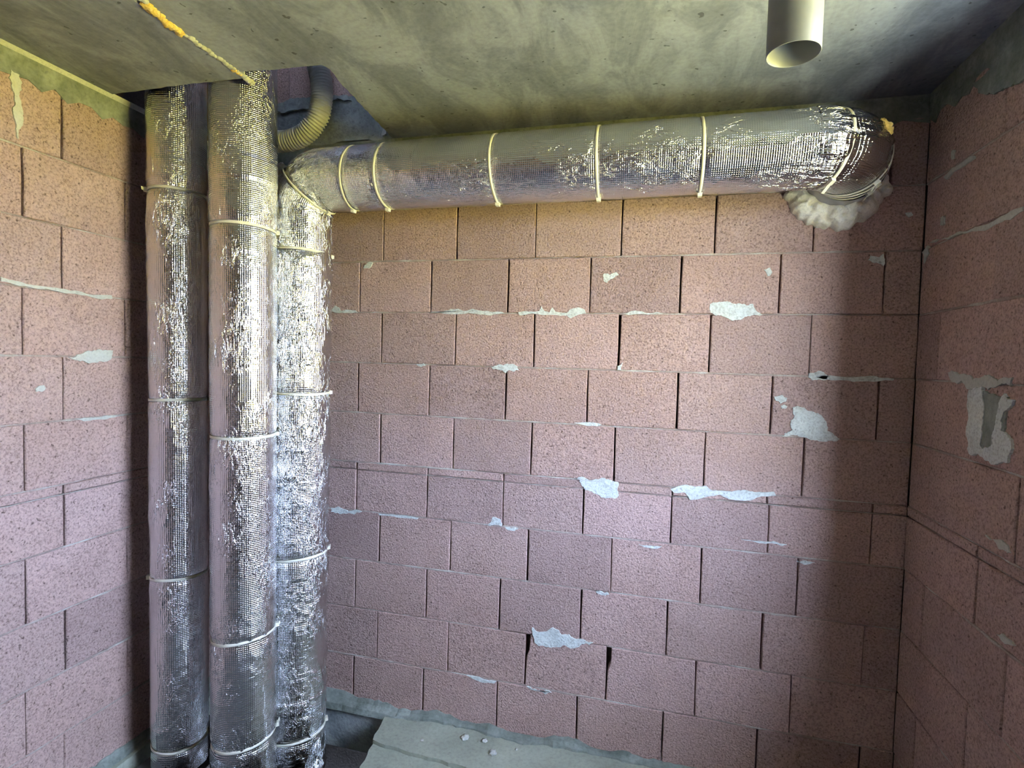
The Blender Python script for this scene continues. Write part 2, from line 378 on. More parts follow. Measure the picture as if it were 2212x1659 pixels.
def bed(parent, wm, s0, s1, z, holes=(), th=0.016):
    """one bed joint: a thin ragged ribbon of mortar nearly flush with the blocks"""
    spans = [(s0, s1)]
    for (h0, h1, hz0, hz1) in holes:
        if hz0 - 0.02 < z < hz1 + 0.02:
            spans = [(s0, h0), (h1, s1)]
    v, f = [], []
    for (p, q) in spans:
        n = max(4, int((q - p) / 0.14))
        k0 = len(v)
        d = -0.02
        for i in range(n + 1):
            s = p + (q - p) * i / n
            d = max(-0.05, min(0.012, d * 0.75 + rng.uniform(-0.022, 0.014)))
            hu, hd = th * rng.uniform(0.75, 1.5), th * rng.uniform(0.75, 1.5)
            v += [wm(s, z - hd, -0.2), wm(s, z - hd, d - 0.004), wm(s, z + rng.uniform(-0.005, 0.005), d + 0.003), wm(s, z + hu, d - 0.004), wm(s, z + hu, -0.2)]
        for i in range(n):
            a = k0 + i * 5
            f += [(a + c, a + 5 + c, a + 6 + c, a + 1 + c) for c in range(4)]
    return mesh('mortar_bed', v, f, parent, 'joint_mortar')
def smear(parent, wm, poly, name='mortar_smear', mat='pale_mortar', hgt=0.016, jit=0.16, levels=4, off=None, label=None):
    """a lick of mortar trowelled on the wall: ragged outline, thin rounded body"""
    pts = list(poly)
    r = random.Random(int(abs(poly[0][0] * 977 + poly[0][1] * 131)) + 5)
    per = sum(math.hypot(a[0] - b[0], a[1] - b[1]) for a, b in zip(pts, pts[1:] + pts[:1]))
    ar0 = abs(sum(a[0] * b[1] - b[0] * a[1] for a, b in zip(pts, pts[1:] + pts[:1])) / 2)
    if ar0 / per ** 2 < 0.022: jit, levels = jit * 0.45, 3
    for lv in range(levels):
        out = []
        for i, a in enumerate(pts):
            b = pts[(i + 1) % len(pts)]
            dx, dz = b[0] - a[0], b[1] - a[1]
            k = r.uniform(-jit, jit)
            out += [a, ((a[0] + b[0]) / 2 - dz * k, (a[1] + b[1]) / 2 + dx * k)]
        pts = out
    ar = sum(a[0] * b[1] - b[0] * a[1] for a, b in zip(pts, pts[1:] + pts[:1])) / 2
    if ar < 0: pts = pts[::-1]
    n = len(pts)
    if off is None: off = 0.001
    inn = []
    for i in range(n):
        a, b = pts[i - 1], pts[(i + 1) % n]
        dx, dz = b[0] - a[0], b[1] - a[1]
        l = math.hypot(dx, dz) or 1
        inn.append((pts[i][0] - dz / l * off, pts[i][1] + dx / l * off))
    v = [wm(a, b, -0.03) for a, b in pts] + [wm(a, b, 0.006) for a, b in pts] + [wm(a, b, hgt) for a, b in inn]
    f = [tuple(range(2 * n, 3 * n))]
    for k in range(2):
        f += [(k * n + i, k * n + (i + 1) % n, (k + 1) * n + (i + 1) % n, (k + 1) * n + i) for i in range(n)]
    o = mesh(name, v, f, parent, mat)
    if label: o['label'] = label
    return o

LB_ = 1.5316
WIN = (-7.6, -3.05, -5.8, 0.4)          # the window opening in the right wall: y range, z range

# back wall
wall_back = struct(boxes('wall_back', [(XL - 1, XR + 1, 0.21, 1.0, -12.6, 6.4)], None, 'joint_core'))
wm = WALLMAP['back']
jA = [i * LB_ for i in range(-3, 8)]
jB = [-0.506 + i * LB_ for i in range(-3, 8)]
levels = [1.0, 0, -1, -2, -3, -4, -5, -5.16, -6, -7, -8, -9, -10]
for z1, z0 in zip(levels[:-1], levels[1:]):
    k = int(math.floor(-z1 + 1e-6))
    js = jA if k % 2 == 0 else jB
    js = [j + rng.uniform(-0.02, 0.02) for j in js]
    course(wall_back, wm, js, XL + 0.0, XR - 0.0, z0, z1, chips=(2 * LB_, 3 * LB_) if k == 8 else ())
for z in levels[:-1]:
    bed(wall_back, wm, XL, XR, z, th=0.014 if z != -5.16 else 0.006)
# the storey above, seen through the ceiling opening
for k in range(4):
    course(wall_back, wm, [-2.18 + (0.5 if k % 2 else 0) + i * LB_ for i in range(-1, 4)], XL, 1.4, 2.2 + k, 3.2 + k)
    bed(wall_back, wm, XL, 1.4, 2.2 + k, th=0.02)
def ragged(s0, s1, ztop, zbot, amp, n, seed):
    r = random.Random(seed)
    lo = [(s0 + (s1 - s0) * i / n, zbot + r.uniform(-amp, amp)) for i in range(n + 1)]
    return lo + [(s1, ztop), (s0, ztop)]
def band(parent, wm, s0, s1, ztop, zbot, amp, seed, mat, name, hgt=0.02):
    n = int(abs(s1 - s0) / 0.18)
    lo = ragged(s0, s1, ztop, zbot, amp, n, seed)
    v = [wm(a, b, -0.2) for a, b in lo] + [wm(a, b, hgt * (0.4 if b < ztop - 0.01 else 1)) for a, b in lo]
    m_ = len(lo)
    f = [tuple(range(m_, 2 * m_))] + [(i, (i + 1) % m_, m_ + (i + 1) % m_, m_ + i) for i in range(m_)]
    return mesh(name, v, f, parent, mat)
band(wall_back, wm, XL, XR, ZC, 0.96, 0.05, 3, 'band_concrete', 'mortar_band')
band(wall_back, wm, XL, 1.4, 2.22, 1.36, 0.03, 4, 'shaft_concrete', 'concrete_band', hgt=0.05)
smear(wall_back, wm, [(-2.5, 2.2), (-2.1, 2.28), (-1.7, 2.26), (-1.2, 2.3), (-0.8, 2.24), (-0.7, 2.12), (-1.3, 2.1), (-1.9, 2.04), (-2.5, 2.06)], mat='shaft_concrete', hgt=0.09)
smear(wall_back, wm, [(-0.02, 1.72), (0.04, 1.74), (0.06, 1.42), (-0.03, 1.40)], mat='grey_mortar', hgt=0.08)
for poly in SMEAR_B:
    smear(wall_back, wm, poly)

# left wall
wall_left = struct(boxes('wall_left', [(XL - 1, XL - 0.21, -14.0, 0.21, -12.6, 6.4)], None, 'joint_core'))
wm = WALLMAP['left']
jO = [-3.375 + 1.55 * i for i in range(-7, 3)]
jE = [-3.92 + 1.60 * i for i in range(-7, 3)]
for z1, z0 in zip(levels[:-1], levels[1:]):
    k = int(math.floor(-z1 + 1e-6))
    js = jE if k % 2 == 0 else jO
    js = [j + rng.uniform(-0.02, 0.02) for j in js]
    course(wall_left, wm, js, -14.0, -0.0, z0, z1)
for z in levels[:-1]:
    bed(wall_left, wm, -14, 0, z, th=0.014 if z != -5.16 else 0.006)
band(wall_left, wm, -14, 0, ZC, 0.94, 0.07, 5, 'band_concrete', 'mortar_band', hgt=0.03)
# a thin lip of grout that squeezed out where wall meets ceiling
mesh('grout_lip', [(XL + 0.02, y, z) for y in (-14, 0) for z in (1.26, 1.34)] + [(XL + 0.07, y, 1.345) for y in (-14, 0)],
     [(0, 2, 3, 1), (0, 2, 5, 4), (4, 5, 3, 1), (0, 4, 1), (2, 3, 5)], wall_left, 'grey_mortar')
for poly in SMEAR_L:
    smear(wall_left, wm, poly, mat='grey_mortar', hgt=0.02)

# right wall with the window opening that lets the daylight in
y0, y1, zs, zh = WIN
wall_right = struct(boxes('wall_right', [(XR + 0.21, XR + 1.5, y1, 0.21, -12.6, 2.2), (XR + 0.21, XR + 1.5, -14.0, y0, -12.6, 2.2),
                                         (XR + 0.21, XR + 1.5, y0, y1, -12.6, zs), (XR + 0.21, XR + 1.5, y0, y1, zh, 2.2)], None, 'joint_core'))
wm = WALLMAP['right']
hole = [(y0, y1, zs, zh)]
jE = [-0.65 - 1.93 * i for i in range(-1, 8)]
jO = [-1.92 - 1.93 * i for i in range(-1, 8)]
for z1, z0 in zip(levels[:-1], levels[1:]):
    k = int(math.floor(-z1 + 1e-6))
    course(wall_right, wm, [j + rng.uniform(-0.02, 0.02) for j in (jE if k % 2 == 0 else jO)], -14.0, -0.0, z0, z1, holes=hole)
for z in levels[:-1]:
    bed(wall_right, wm, -14, 0, z, holes=hole, th=0.014 if z != -5.16 else 0.006)
band(wall_right, wm, -14, 0, ZC, 0.92, 0.12, 8, 'band_concrete', 'mortar_band', hgt=0.03)
smear(wall_right, wm, [(-1.2, 0.95), (-1.6, 0.62), (-2.0, 0.5), (-2.6, 0.3), (-3.2, 0.45), (-3.2, 1.0), (-2.2, 1.0)], mat='band_concrete', hgt=0.03)
_s = [q[0] for q in SMEAR_R[0]]
_z = [q[1] for q in SMEAR_R[0]]
smear(wall_right, wm, [(max(_s) - 0.08, max(_z) - 0.05), (min(_s) + 0.15, max(_z) - 0.1), (min(_s) + 0.2, min(_z) + 0.3), (min(_s) + 0.1, min(_z) + 0.1), (max(_s) - 0.1, min(_z) + 0.1)], mat='band_concrete', hgt=0.018, jit=0.08)
for i, poly in enumerate(SMEAR_R):
    smear(wall_right, wm, poly, mat='pale_mortar' if i == 0 else 'grey_mortar', hgt=0.03 if i == 0 else 0.016)

wall_front = struct(boxes('wall_front', [(XL - 1, XR + 1, -15.0, -14.0, -12.6, 2.2)], None, 'darkened_block_wall'))

# ---------------------------------------------------------------- floor with the duct opening
floor = struct(boxes('floor', [(XL, -3.47, -2.95, 0.0, -10.9, -10.06), (-3.36, XR, -0.10, 0.0, -10.9, -10.06)], None, 'floor_concrete'))
boxes('floor_darkened', [(XL, XR, -14.0, -2.95, -10.9, -10.07)], floor, 'dark_screed')  # unseen floor made dark to cut light bounced onto ceiling and wall
prism('floor_slab', [(0.36, -0.1), (0.43, -0.88), (0.52, -1.57), (0.68, -2.95), (XR, -2.95), (XR, -0.1)], -10.9, -10.07, floor, 'floor_concrete', jit=0.018)
prism('screed_strip', [(0.33, -0.05), (0.33, -0.30), (0.42, -0.86), (0.7, -0.92), (1.33, -0.96), (2.23, -1.0), (3.2, -1.12), (4.6, -1.1), (6.5, -1.25), (XR, -1.3), (XR, 0.0), (0.33, 0.0)], -10.07, -10.0, floor, 'floor_concrete', jit=0.02)
prism('concrete_strip', [(-3.31, -2.95), (-2.45, -2.95), (-2.47, -0.9), (-3.29, -0.9)], -10.5, -10.2, floor, 'dark_screed', jit=0.01)
def fillet(parent, wm, s0, s1, seed, w=0.2, h=0.14, mat='floor_concrete'):
    r = random.Random(seed)
    n = int(abs(s1 - s0) / 0.09)
    v, f = [], []
    a, b = w, h
    for i in range(n + 1):
        s = s0 + (s1 - s0) * i / n
        a = max(0.5 * w, min(1.4 * w, a + r.uniform(-0.25, 0.25) * w))
        b = max(0.5 * h, min(1.5 * h, b + r.uniform(-0.3, 0.3) * h))
        v += [wm(s, -10.06, -0.02), wm(s, -10.06, a), wm(s, -10 + b * 0.25, a * 0.85), wm(s, -10 + b * 0.6, a * 0.35), wm(s, -10 + b, 0.015), wm(s, -10 + b, -0.02)]
    for i in range(n):
        k = i * 6
        f += [(k + c, k + 6 + c, k + 6 + (c + 1) % 6, k + (c + 1) % 6) for c in range(6)]
    f += [tuple(range(6)), tuple(n * 6 + c for c in range(6))]
    return mesh('mortar_fillet', v, f, parent, mat)
fillet(floor, WALLMAP['back'], XL + 0.2, XR, 2, w=0.16, h=0.15, mat='band_concrete')
fillet(floor, WALLMAP['left'], -14, 0, 3, w=0.16, h=0.18, mat='band_concrete')
fillet(floor, WALLMAP['right'], -14, 0, 4, w=0.1, h=0.1)
# the closed shaft below the floor opening
struct(boxes('shaft_floor', [(XL, 2.0, -4.0, 0.0, -12.6, -12.4)], None, 'painted_shade'))
struct(boxes('wall_shaft_side', [(1.6, 1.8, -4.0, 0.0, -12.4, -10.9), (XL, 1.8, -4.2, -4.0, -12.4, -10.9)], None, 'shaft_concrete'))
mesh('slab_edge', [(-3.4, -0.06, -10.9), (0.36, -0.06, -10.9), (0.36, -0.06, -10.12), (-3.4, -0.06, -10.12), (-3.4, -0.115, -10.9), (0.36, -0.115, -10.9), (0.36, -0.115, -10.14), (-3.4, -0.115, -10.14)],
     [(4, 5, 6, 7), (0, 1, 2, 3), (0, 1, 5, 4), (3, 2, 6, 7), (0, 4, 7, 3), (1, 5, 6, 2)], floor, 'shaft_concrete')

# ---------------------------------------------------------------- ceiling: two cast slabs, a seam between them, the duct opening
ceiling = struct(prism('ceiling', [(-0.97, -14.0), (XR + 1, -14.0), (XR + 1, 0.05), (0.17, 0.05), (0.30, -1.4), (0.37, -2.2), (0.43, -2.55), (0.38, -2.66), (-0.4, -2.68), (-0.97, -2.74)], ZC, 2.2, None, 'cast_concrete', jit=0.012))
prism('ceiling_slab', [(XL - 0.1, -14.0), (-1.0, -14.0), (-1.0, -2.60), (-2.2, -2.62), (XL - 0.1, -2.60)], ZC - 0.02, 2.2, ceiling, 'cast_concrete', jit=0.012)
def lump(name, pts, rad, parent, mat, seed, squash=1.0, label=None, sub=3, amp=0.35, base=None):
    """a strip or blob of foam / mortar: displaced spheres merged along points"""
    bm = bmesh.new()
    r = random.Random(seed)
    from mathutils import noise
    for i, (x, y, z) in enumerate(pts):
        rr = rad * r.uniform(0.7, 1.25) if len(pts) > 1 else rad
        res = bmesh.ops.create_icosphere(bm, subdivisions=sub, radius=rr * U)
        c = P(x, y, z)
        for v in res['verts']:
            n = v.co.normalized()
            k = 1 + amp * noise.noise(n * 1.7 + Vector((seed, i * 3.1, 0))) + amp * 0.5 * noise.noise(n * 4.3 + Vector((i, seed, 2)))
            v.co = Vector((v.co.x * k, v.co.y * k, v.co.z * k * squash)) + c
    if base is not None:
        for v in bm.verts: v.co -= base
    me = bpy.data.meshes.new(name)
    bm.to_mesh(me)
    bm.free()
    o = link(name, me, parent, mat, True)
    if label: o['label'] = label
    return o
seam = [(-0.985 + 0.015 * math.sin(i * 1.7) + (0.16 * max(0, (-3.9 - y)) if y < -3.9 else 0), y, ZC - 0.01) for i, y in enumerate(np.arange(-6.0, -2.45, 0.07))]
lump('seam_mortar', [(x, y, z) for x, y, z in seam if y > -3.74 or y < -4.3], 0.042, ceiling, 'grey_mortar', 3, squash=0.6, label='grey mortar squeezed from the ceiling seam', sub=2)
lump('seam_foam', [(x - 0.015, y, z - 0.0) for x, y, z in seam if -4.32 < y < -3.72], 0.062, ceiling, 'yellow_foam', 6, squash=0.8, label='yellow foam bulging from the ceiling seam', sub=2, amp=0.6)
lump('seam_foam', [(-1.0, y, ZC - 0.01) for y in (-2.82, -2.75, -2.68)], 0.04, ceiling, 'yellow_foam', 9, squash=0.8, label='yellow foam bulging from the ceiling seam', sub=2, amp=0.5)
lump('seam_mortar', [(-0.99, y, ZC - 0.02) for y in (-2.58, -2.52, -2.47)], 0.05, ceiling, 'grey_mortar', 12, squash=0.8, sub=2)

# unseen screens added to hold back daylight above, with a gap high up that lets a little daylight down
struct(boxes('light_screen_front', [(XL, 1.4, -3.6, -3.4, 2.2, 6.4 - SHAFT_GAP)], None, 'joint_core'))
struct(boxes('light_screen_right', [(1.4, 1.6, -3.6, 0.09, 2.2, 6.4)], None, 'joint_core'))
struct(boxes('light_screen_lid', [(XL - 1, 1.6, -3.9, 1.0, 6.4, 6.6)], None, 'cast_concrete'))

# added sky-blocking slab and ground outside the window
struct(boxes('added_sky_block', [(XR + 1.5, XR + 1.5 + SKY_BLOCK, -14.0, 1.0, 1.5, 2.2)], None, 'cast_concrete'))  # unseen slab added to keep steep skylight off the low walls
struct(boxes('bounce_paving', [(XR + 1.5, XR + 1.5 + BOUNCE_PAVING, -40, 40, -11.2, -10.9)], None, 'floor_concrete'))  # unseen paving added so light bounced near the window stays neutral
struct(boxes('lawn', [(XR + 1.5, XR + 140, -90, 80, -11.2, -11.0)], None, 'lawn'))

# ---------------------------------------------------------------- ducts
def vnoise(u, v, nu, nv, seed):
    r = np.random.RandomState(seed)
    g = r.rand(nv + 2, nu)
    x = (u % 1.0) * nu
    y = np.clip(v, 0, 1) * nv
    x0 = np.floor(x).astype(int)
    y0_ = np.floor(y).astype(int)
    fx, fy = x - x0, y - y0_
    fx, fy = fx * fx * (3 - 2 * fx), fy * fy * (3 - 2 * fy)
    x1 = (x0 + 1) % nu
    x0 = x0 % nu
    return (g[y0_, x0] * (1 - fx) + g[y0_, x1] * fx) * (1 - fy) + (g[y0_ + 1, x0] * (1 - fx) + g[y0_ + 1, x1] * fx) * fy
def crinkle(u, v, length, amount, seed):
    """radial offset in courses: soft unevenness, sharp foil creases, weave of patches"""
    nv = max(2, int(length))
    low = vnoise(u, v, 4, nv, seed) - 0.5
    mid = vnoise(u + 0.06 * vnoise(u, v, 7, nv * 4, seed + 9), v, 13, nv * 2, seed + 1)
    rid = (1 - np.abs(2 * mid - 1)) ** 7
    fin = vnoise(u + 0.03 * vnoise(u, v, 12, nv * 9, seed + 5), v, 30, nv * 12, seed + 2)
    rf = (1 - np.abs(2 * fin - 1)) ** 5
    mask = np.clip((vnoise(u, v, 5, nv * 2, seed + 3) - 0.45) * 4, 0, 1)
    mask2 = np.clip((vnoise(u, v, 6, nv * 3, seed + 4) - 0.40) * 4, 0, 1)
    return amount * (0.016 * low + 0.016 * rid * mask + 0.009 * rf * mask2) + 0.004 * (vnoise(u, v, 14, nv * 9, seed + 6) - 0.5)
def tube(name, path, R, parent, base, N_=144, v0=0.0, amount=1.0, seed=1, dips=(), taper=None, up=(0, 1, 0), length=None, steps=(), extra=None, mat='aluminium_foil'):
    path = np.array(path, float)
    n = len(path)
    d = np.gradient(path, axis=0)
    d /= np.linalg.norm(d, axis=1)[:, None]
    arc = np.concatenate([[0], np.cumsum(np.linalg.norm(np.diff(path, axis=0), axis=1))]) + v0
    ln = length or arc[-1]
    a = np.array(up, float)
    fr = []
    for i in range(n):
        a = a - d[i] * (a @ d[i])
        a /= np.linalg.norm(a)
        fr.append((a.copy(), np.cross(d[i], a)))
    th = np.linspace(0, 2 * np.pi, N_ + 1)
    uu = np.broadcast_to(th / (2 * np.pi), (n, N_ + 1))
    vv = np.broadcast_to((arc / ln)[:, None], (n, N_ + 1))
    rad = np.full((n, N_ + 1), R) + crinkle(uu, vv, ln, amount, seed)
    for (s, dep, wd) in dips:
        rad -= dep * np.exp(-((arc - s) / wd) ** 2)[:, None]
    for (s0_, s1_, t) in steps:
        rad += t * ((arc > s0_) & (arc < s1_)).astype(float)[:, None]
    if taper is not None: rad *= taper(arc)[:, None]
    if extra is not None: rad += extra(arc[:, None], th[None, :])
    A = np.array([f[0] for f in fr])[:, None, :]
    B = np.array([f[1] for f in fr])[:, None, :]
    pts = path[:, None, :] + rad[:, :, None] * (np.cos(th)[None, :, None] * A + np.sin(th)[None, :, None] * B)
    pts = pts[:, :-1, :].reshape(-1, 3)
    w = pts * U
    w[:, 2] += 10 * U
    w -= np.array(base)[None, :]
    me = bpy.data.meshes.new(name)
    me.vertices.add(len(w))
    me.vertices.foreach_set('co', w.ravel())
    I, J = np.meshgrid(np.arange(n - 1), np.arange(N_), indexing='ij')
    J2 = (J + 1) % N_
    quads = np.stack([I * N_ + J, I * N_ + J2, (I + 1) * N_ + J2, (I + 1) * N_ + J], -1).reshape(-1, 4)
    nf = len(quads)
    me.loops.add(nf * 4)
    me.loops.foreach_set('vertex_index', quads.ravel().astype(np.int32))
    me.polygons.add(nf)
    me.polygons.foreach_set('loop_start', np.arange(0, nf * 4, 4, dtype=np.int32))
    me.polygons.foreach_set('loop_total', np.full(nf, 4, dtype=np.int32))
    me.update(calc_edges=True)
    uvl = me.uv_layers.new(name='foil')
    cu = th * R * U
    cv = arc * U
    uvs = np.stack([np.stack([cu[J], cv[I]], -1), np.stack([cu[J + 1], cv[I]], -1), np.stack([cu[J + 1], cv[I + 1]], -1), np.stack([cu[J], cv[I + 1]], -1)], 2)
    uvl.data.foreach_set('uv', uvs.reshape(-1).astype(np.float32))
    me.validate()
    return link(name, me, parent, mat, True)
def tie(parent, base, c, axis, R, head_dir, tail=0.16, w=0.024, t=0.012, sag=0.0):
    """a nylon cable tie strapped round a duct: strap with a head and cut-off tail"""
    ax = Vector(axis).normalized()
    hd = Vector(head_dir)
    hd = (hd - ax * hd.dot(ax)).normalized()
    o2 = ax.cross(hd)
    c = Vector(c)
    n = 72
    v, f = [], []
    r0 = random.Random(int(abs(c.x * 100 + c.z * 37)))
    ph, am = r0.uniform(0, 6), 0.008
    for i in range(n):
        a = 2 * math.pi * i / n
        rd = hd * math.cos(a) + o2 * math.sin(a)
        wob = ax * (am * math.sin(a * 2 + ph) + sag * math.cos(a))
        for (dr, dw) in ((0, -w), (t, -w * 0.9), (t, w * 0.9), (0, w)):
            v.append(tuple(c + rd * (R + dr - 0.004) + ax * dw + wob))
    for i in range(n):
        a, b = i * 4, ((i + 1) % n) * 4
        f += [(a + k, b + k, b + (k + 1) % 4, a + (k + 1) % 4) for k in range(4)]
    strap = mesh('cable_tie', v, f, parent, 'nylon', True, base)
    # head box
    p = c + hd * (R + t) + ax * sag
    v, f = [], []
    hw, hh, hl = 0.036, 0.042, 0.045
    for z in (-hl, hl):
        for (x, y) in ((-0.012, -hw), (hh, -hw * 0.8), (hh, hw * 0.8), (-0.012, hw)):
            v.append(tuple(p + hd * x + ax * y + o2 * z))
    f = [(0, 1, 2, 3), (4, 5, 6, 7)] + [(k, (k + 1) % 4, 4 + (k + 1) % 4, 4 + k) for k in range(4)]
    mesh('tie_head', v, f, strap, 'nylon', False, base)
    if tail:
        q = p + hd * 0.015
        v = []
        for k, l in enumerate((0.0, tail)):
            for (x, y) in ((-0.005, -w), (0.005, -w), (0.005, w), (-0.005, w)):
                v.append(tuple(q + o2 * l + hd * (x + 0.04 * k) + ax * y))
        mesh('tie_tail', v, [(0, 1, 2, 3), (4, 5, 6, 7)] + [(k, (k + 1) % 4, 4 + (k + 1) % 4, 4 + k) for k in range(4)], strap, 'nylon', False, base)
    return strap

def riser(name, label, cb, ct, zb, zt, R, ties, seed, amount, heads, steps=()):
    """vertical duct from (cb) at zb to (ct) at zt"""
    base3 = (cb[0], cb[1], zb)
    root = thing(name, label, 'duct', base3)
    base = P(*base3)
    n = int((zt - zb) / 0.032)
    t = np.linspace(0, 1, n)
    path = np.stack([cb[0] + (ct[0] - cb[0]) * t, cb[1] + (ct[1] - cb[1]) * t, zb + (zt - zb) * t], 1)
    dips = [(z - zb, 0.022, 0.07) for z in ties]
    st = [(a - zb, b - zb, 0.008) for a, b in steps]
    tube('foil_jacket', path, R, root, base, v0=0, amount=amount, seed=seed, dips=dips, steps=st, up=(0, -1, 0))
    ax = Vector((ct[0] - cb[0], ct[1] - cb[1], zt - zb)).normalized()
    for z, (hd, tilt, tail) in zip(ties, heads):
        k = (z - zb) / (zt - zb)
        a2 = (ax + Vector(tilt)).normalized()
        tie(root, base, (cb[0] + (ct[0] - cb[0]) * k, cb[1] + (ct[1] - cb[1]) * k, z), a2, R - 0.012, hd, tail=tail)
    return root, base
LEFT, RIGHT = (-0.75, -0.66, 0), (0.78, 0.62, 0)
riser('insulated_duct', 'slimmest foil-wrapped vertical duct, leftmost of the three beside the left wall', (-2.74, -2.06), (-2.86, -2.06), -10.2, 5.2, 0.45,
      [-0.17, -3.70, -6.78, -9.78], 11, 0.9, [(LEFT, (0.03, -0.02, 0), 0.1), (RIGHT, (0, 0, 0), 0), (LEFT, (-0.05, 0.02, 0), 0), (RIGHT, (-0.03, 0.0, 0), 0.1)], steps=[(-0.05, 0.3)])
riser('insulated_duct', 'foil-wrapped vertical duct standing in the middle, nearest of the three', (-1.34, -2.09), (-1.49, -2.09), -12.3, 5.2, 0.51,
      [-0.82, -4.25, -7.62, -9.42], 23, 0.75, [(RIGHT, (0.04, 0, 0), 0), (RIGHT, (-0.02, 0, 0), 0), (RIGHT, (-0.09, 0.0, 0), 0.04), (RIGHT, (-0.12, 0.0, 0), 0.14)], steps=[(-0.12, 0.25)])

# third duct: riser, elbow, run under the ceiling, elbow into the wall
R3, CX3, CY3, ZR = 0.55, -1.13, -1.02, 0.27
base3 = (CX3, CY3, -12.3)
duct = thing('insulated_duct', 'crinkled foil-wrapped duct rising and turning to run along under the ceiling', 'duct', base3)
base = P(*base3)
BR = 0.62
ties3 = [-1.02, -3.57, -6.57, -9.95]
z = np.linspace(-12.3, ZR - BR, 400)
total = 22.0
tube('riser_jacket', np.stack([np.full_like(z, CX3), np.full_like(z, CY3), z], 1), R3, duct, base, amount=1.9, seed=31, length=total,
     dips=[(q + 12.3, 0.028, 0.08) for q in ties3], up=(0, -1, 0), mat='crumpled_foil', steps=[(2.9, 3.12, 0.012)])
vcur = z[-1] + 12.3
a = np.linspace(0, math.pi / 2, 34)
el = np.stack([CX3 + BR - BR * np.cos(a), np.full_like(a, CY3), ZR - BR + BR * np.sin(a)], 1)
tube('elbow_jacket', el, R3 + 0.004, duct, base, v0=vcur, amount=2.6, seed=31, length=total, dips=[(vcur + BR * math.pi / 4, 0.035, 0.06)], up=(0, -1, 0), mat='crumpled_foil')
vcur += BR * math.pi / 2
XE = 7.28
x = np.linspace(CX3 + BR, XE + 0.02, 260)
xt = [0.0, 0.63, 2.62, 4.28, 5.79]
tube('run_jacket', np.stack([x, np.full_like(x, CY3), np.full_like(x, ZR)], 1), R3, duct, base, v0=vcur, amount=1.0, seed=31, length=total,
     dips=[(vcur + q - x[0], 0.02, 0.07) for q in xt], up=(0, -1, 0), steps=[(vcur + 1.0, vcur + 1.25, 0.008)])
vcur += XE - x[0]
BE = 0.66
a = np.linspace(0, math.pi / 2, 40)
el = np.stack([XE + BE * np.sin(a), CY3 + BE - BE * np.cos(a), np.full_like(a, ZR)], 1)
el = np.concatenate([el, [[XE + BE, CY3 + BE + q, ZR] for q in np.arange(0.03, 0.42, 0.03)]])
tube('end_elbow_jacket', el, R3 + 0.006, duct, base, v0=vcur, amount=2.2, seed=31, length=total, dips=[(vcur + 0.28, 0.02, 0.06), (vcur + 0.80, 0.03, 0.05), (vcur + 0.92, 0.035, 0.05), (vcur + 1.04, 0.03, 0.05)], up=(0, -1, 0), mat='creased_foil')
yc = np.linspace(-0.42, 0.14, 20)
tube('wall_collar', np.stack([np.full_like(yc, XE + BE), yc, ZR - 0.02 - 0.05 * (yc + 0.42)], 1), R3 + 0.02, duct, base, amount=0.6, seed=77, up=(0, 0, 1), mat='galvanised')
for q, (hd, tilt, tl) in zip(ties3, [(RIGHT, (0.03, 0, 0), 0), (RIGHT, (0.0, 0, 0), 0), (RIGHT, (-0.05, 0, 0), 0.1), (RIGHT, (-0.06, 0, 0), 0)]):
    tie(duct, base, (CX3, CY3, q), Vector((0, 0, 1)) + Vector(tilt), R3 - 0.012, hd, tail=tl)
c45 = (CX3 + BR - BR * math.cos(math.pi / 4), CY3, ZR - BR + BR * math.sin(math.pi / 4))
tie(duct, base, c45, (1, 0.0, 1), R3 + 0.004, (0.7, -0.05, -0.7), tail=0)
for q, tilt in zip(xt, [(0, 0, -0.10), (0, 0, -0.02), (0, 0, 0.0), (0, 0, 0.0), (0, 0, 0.02)]):
    tie(duct, base, (q, CY3, ZR), Vector((1, 0, 0)) + Vector(tilt), R3 - 0.008, (0, 0.02, -1), tail=0.0)
a1 = 0.36
tie(duct, base, (XE + BE * math.sin(a1), CY3 + BE - BE * math.cos(a1), ZR), (math.cos(a1) , math.sin(a1), -0.12), R3, (0.1, -0.4, -0.95), tail=0.2)
for q, hx in ((1.20, 0.75), (1.38, 0.80), (1.55, 0.62)):
    tie(duct, base, (XE + BE * math.sin(q), CY3 + BE - BE * math.cos(q), ZR), (math.cos(q), math.sin(q), -0.06), R3 + 0.012, (hx * math.sin(q), -hx * math.cos(q) - 0.1, -0.9), tail=0.12)
lump('insulation_tuft', [(8.17, -1.06, 0.56), (8.20, -1.06, 0.50), (8.23, -1.05, 0.44)], 0.075, duct, 'yellow_foam', 21, sub=3, label='tuft of yellow insulation poking out of the foil', base=base)

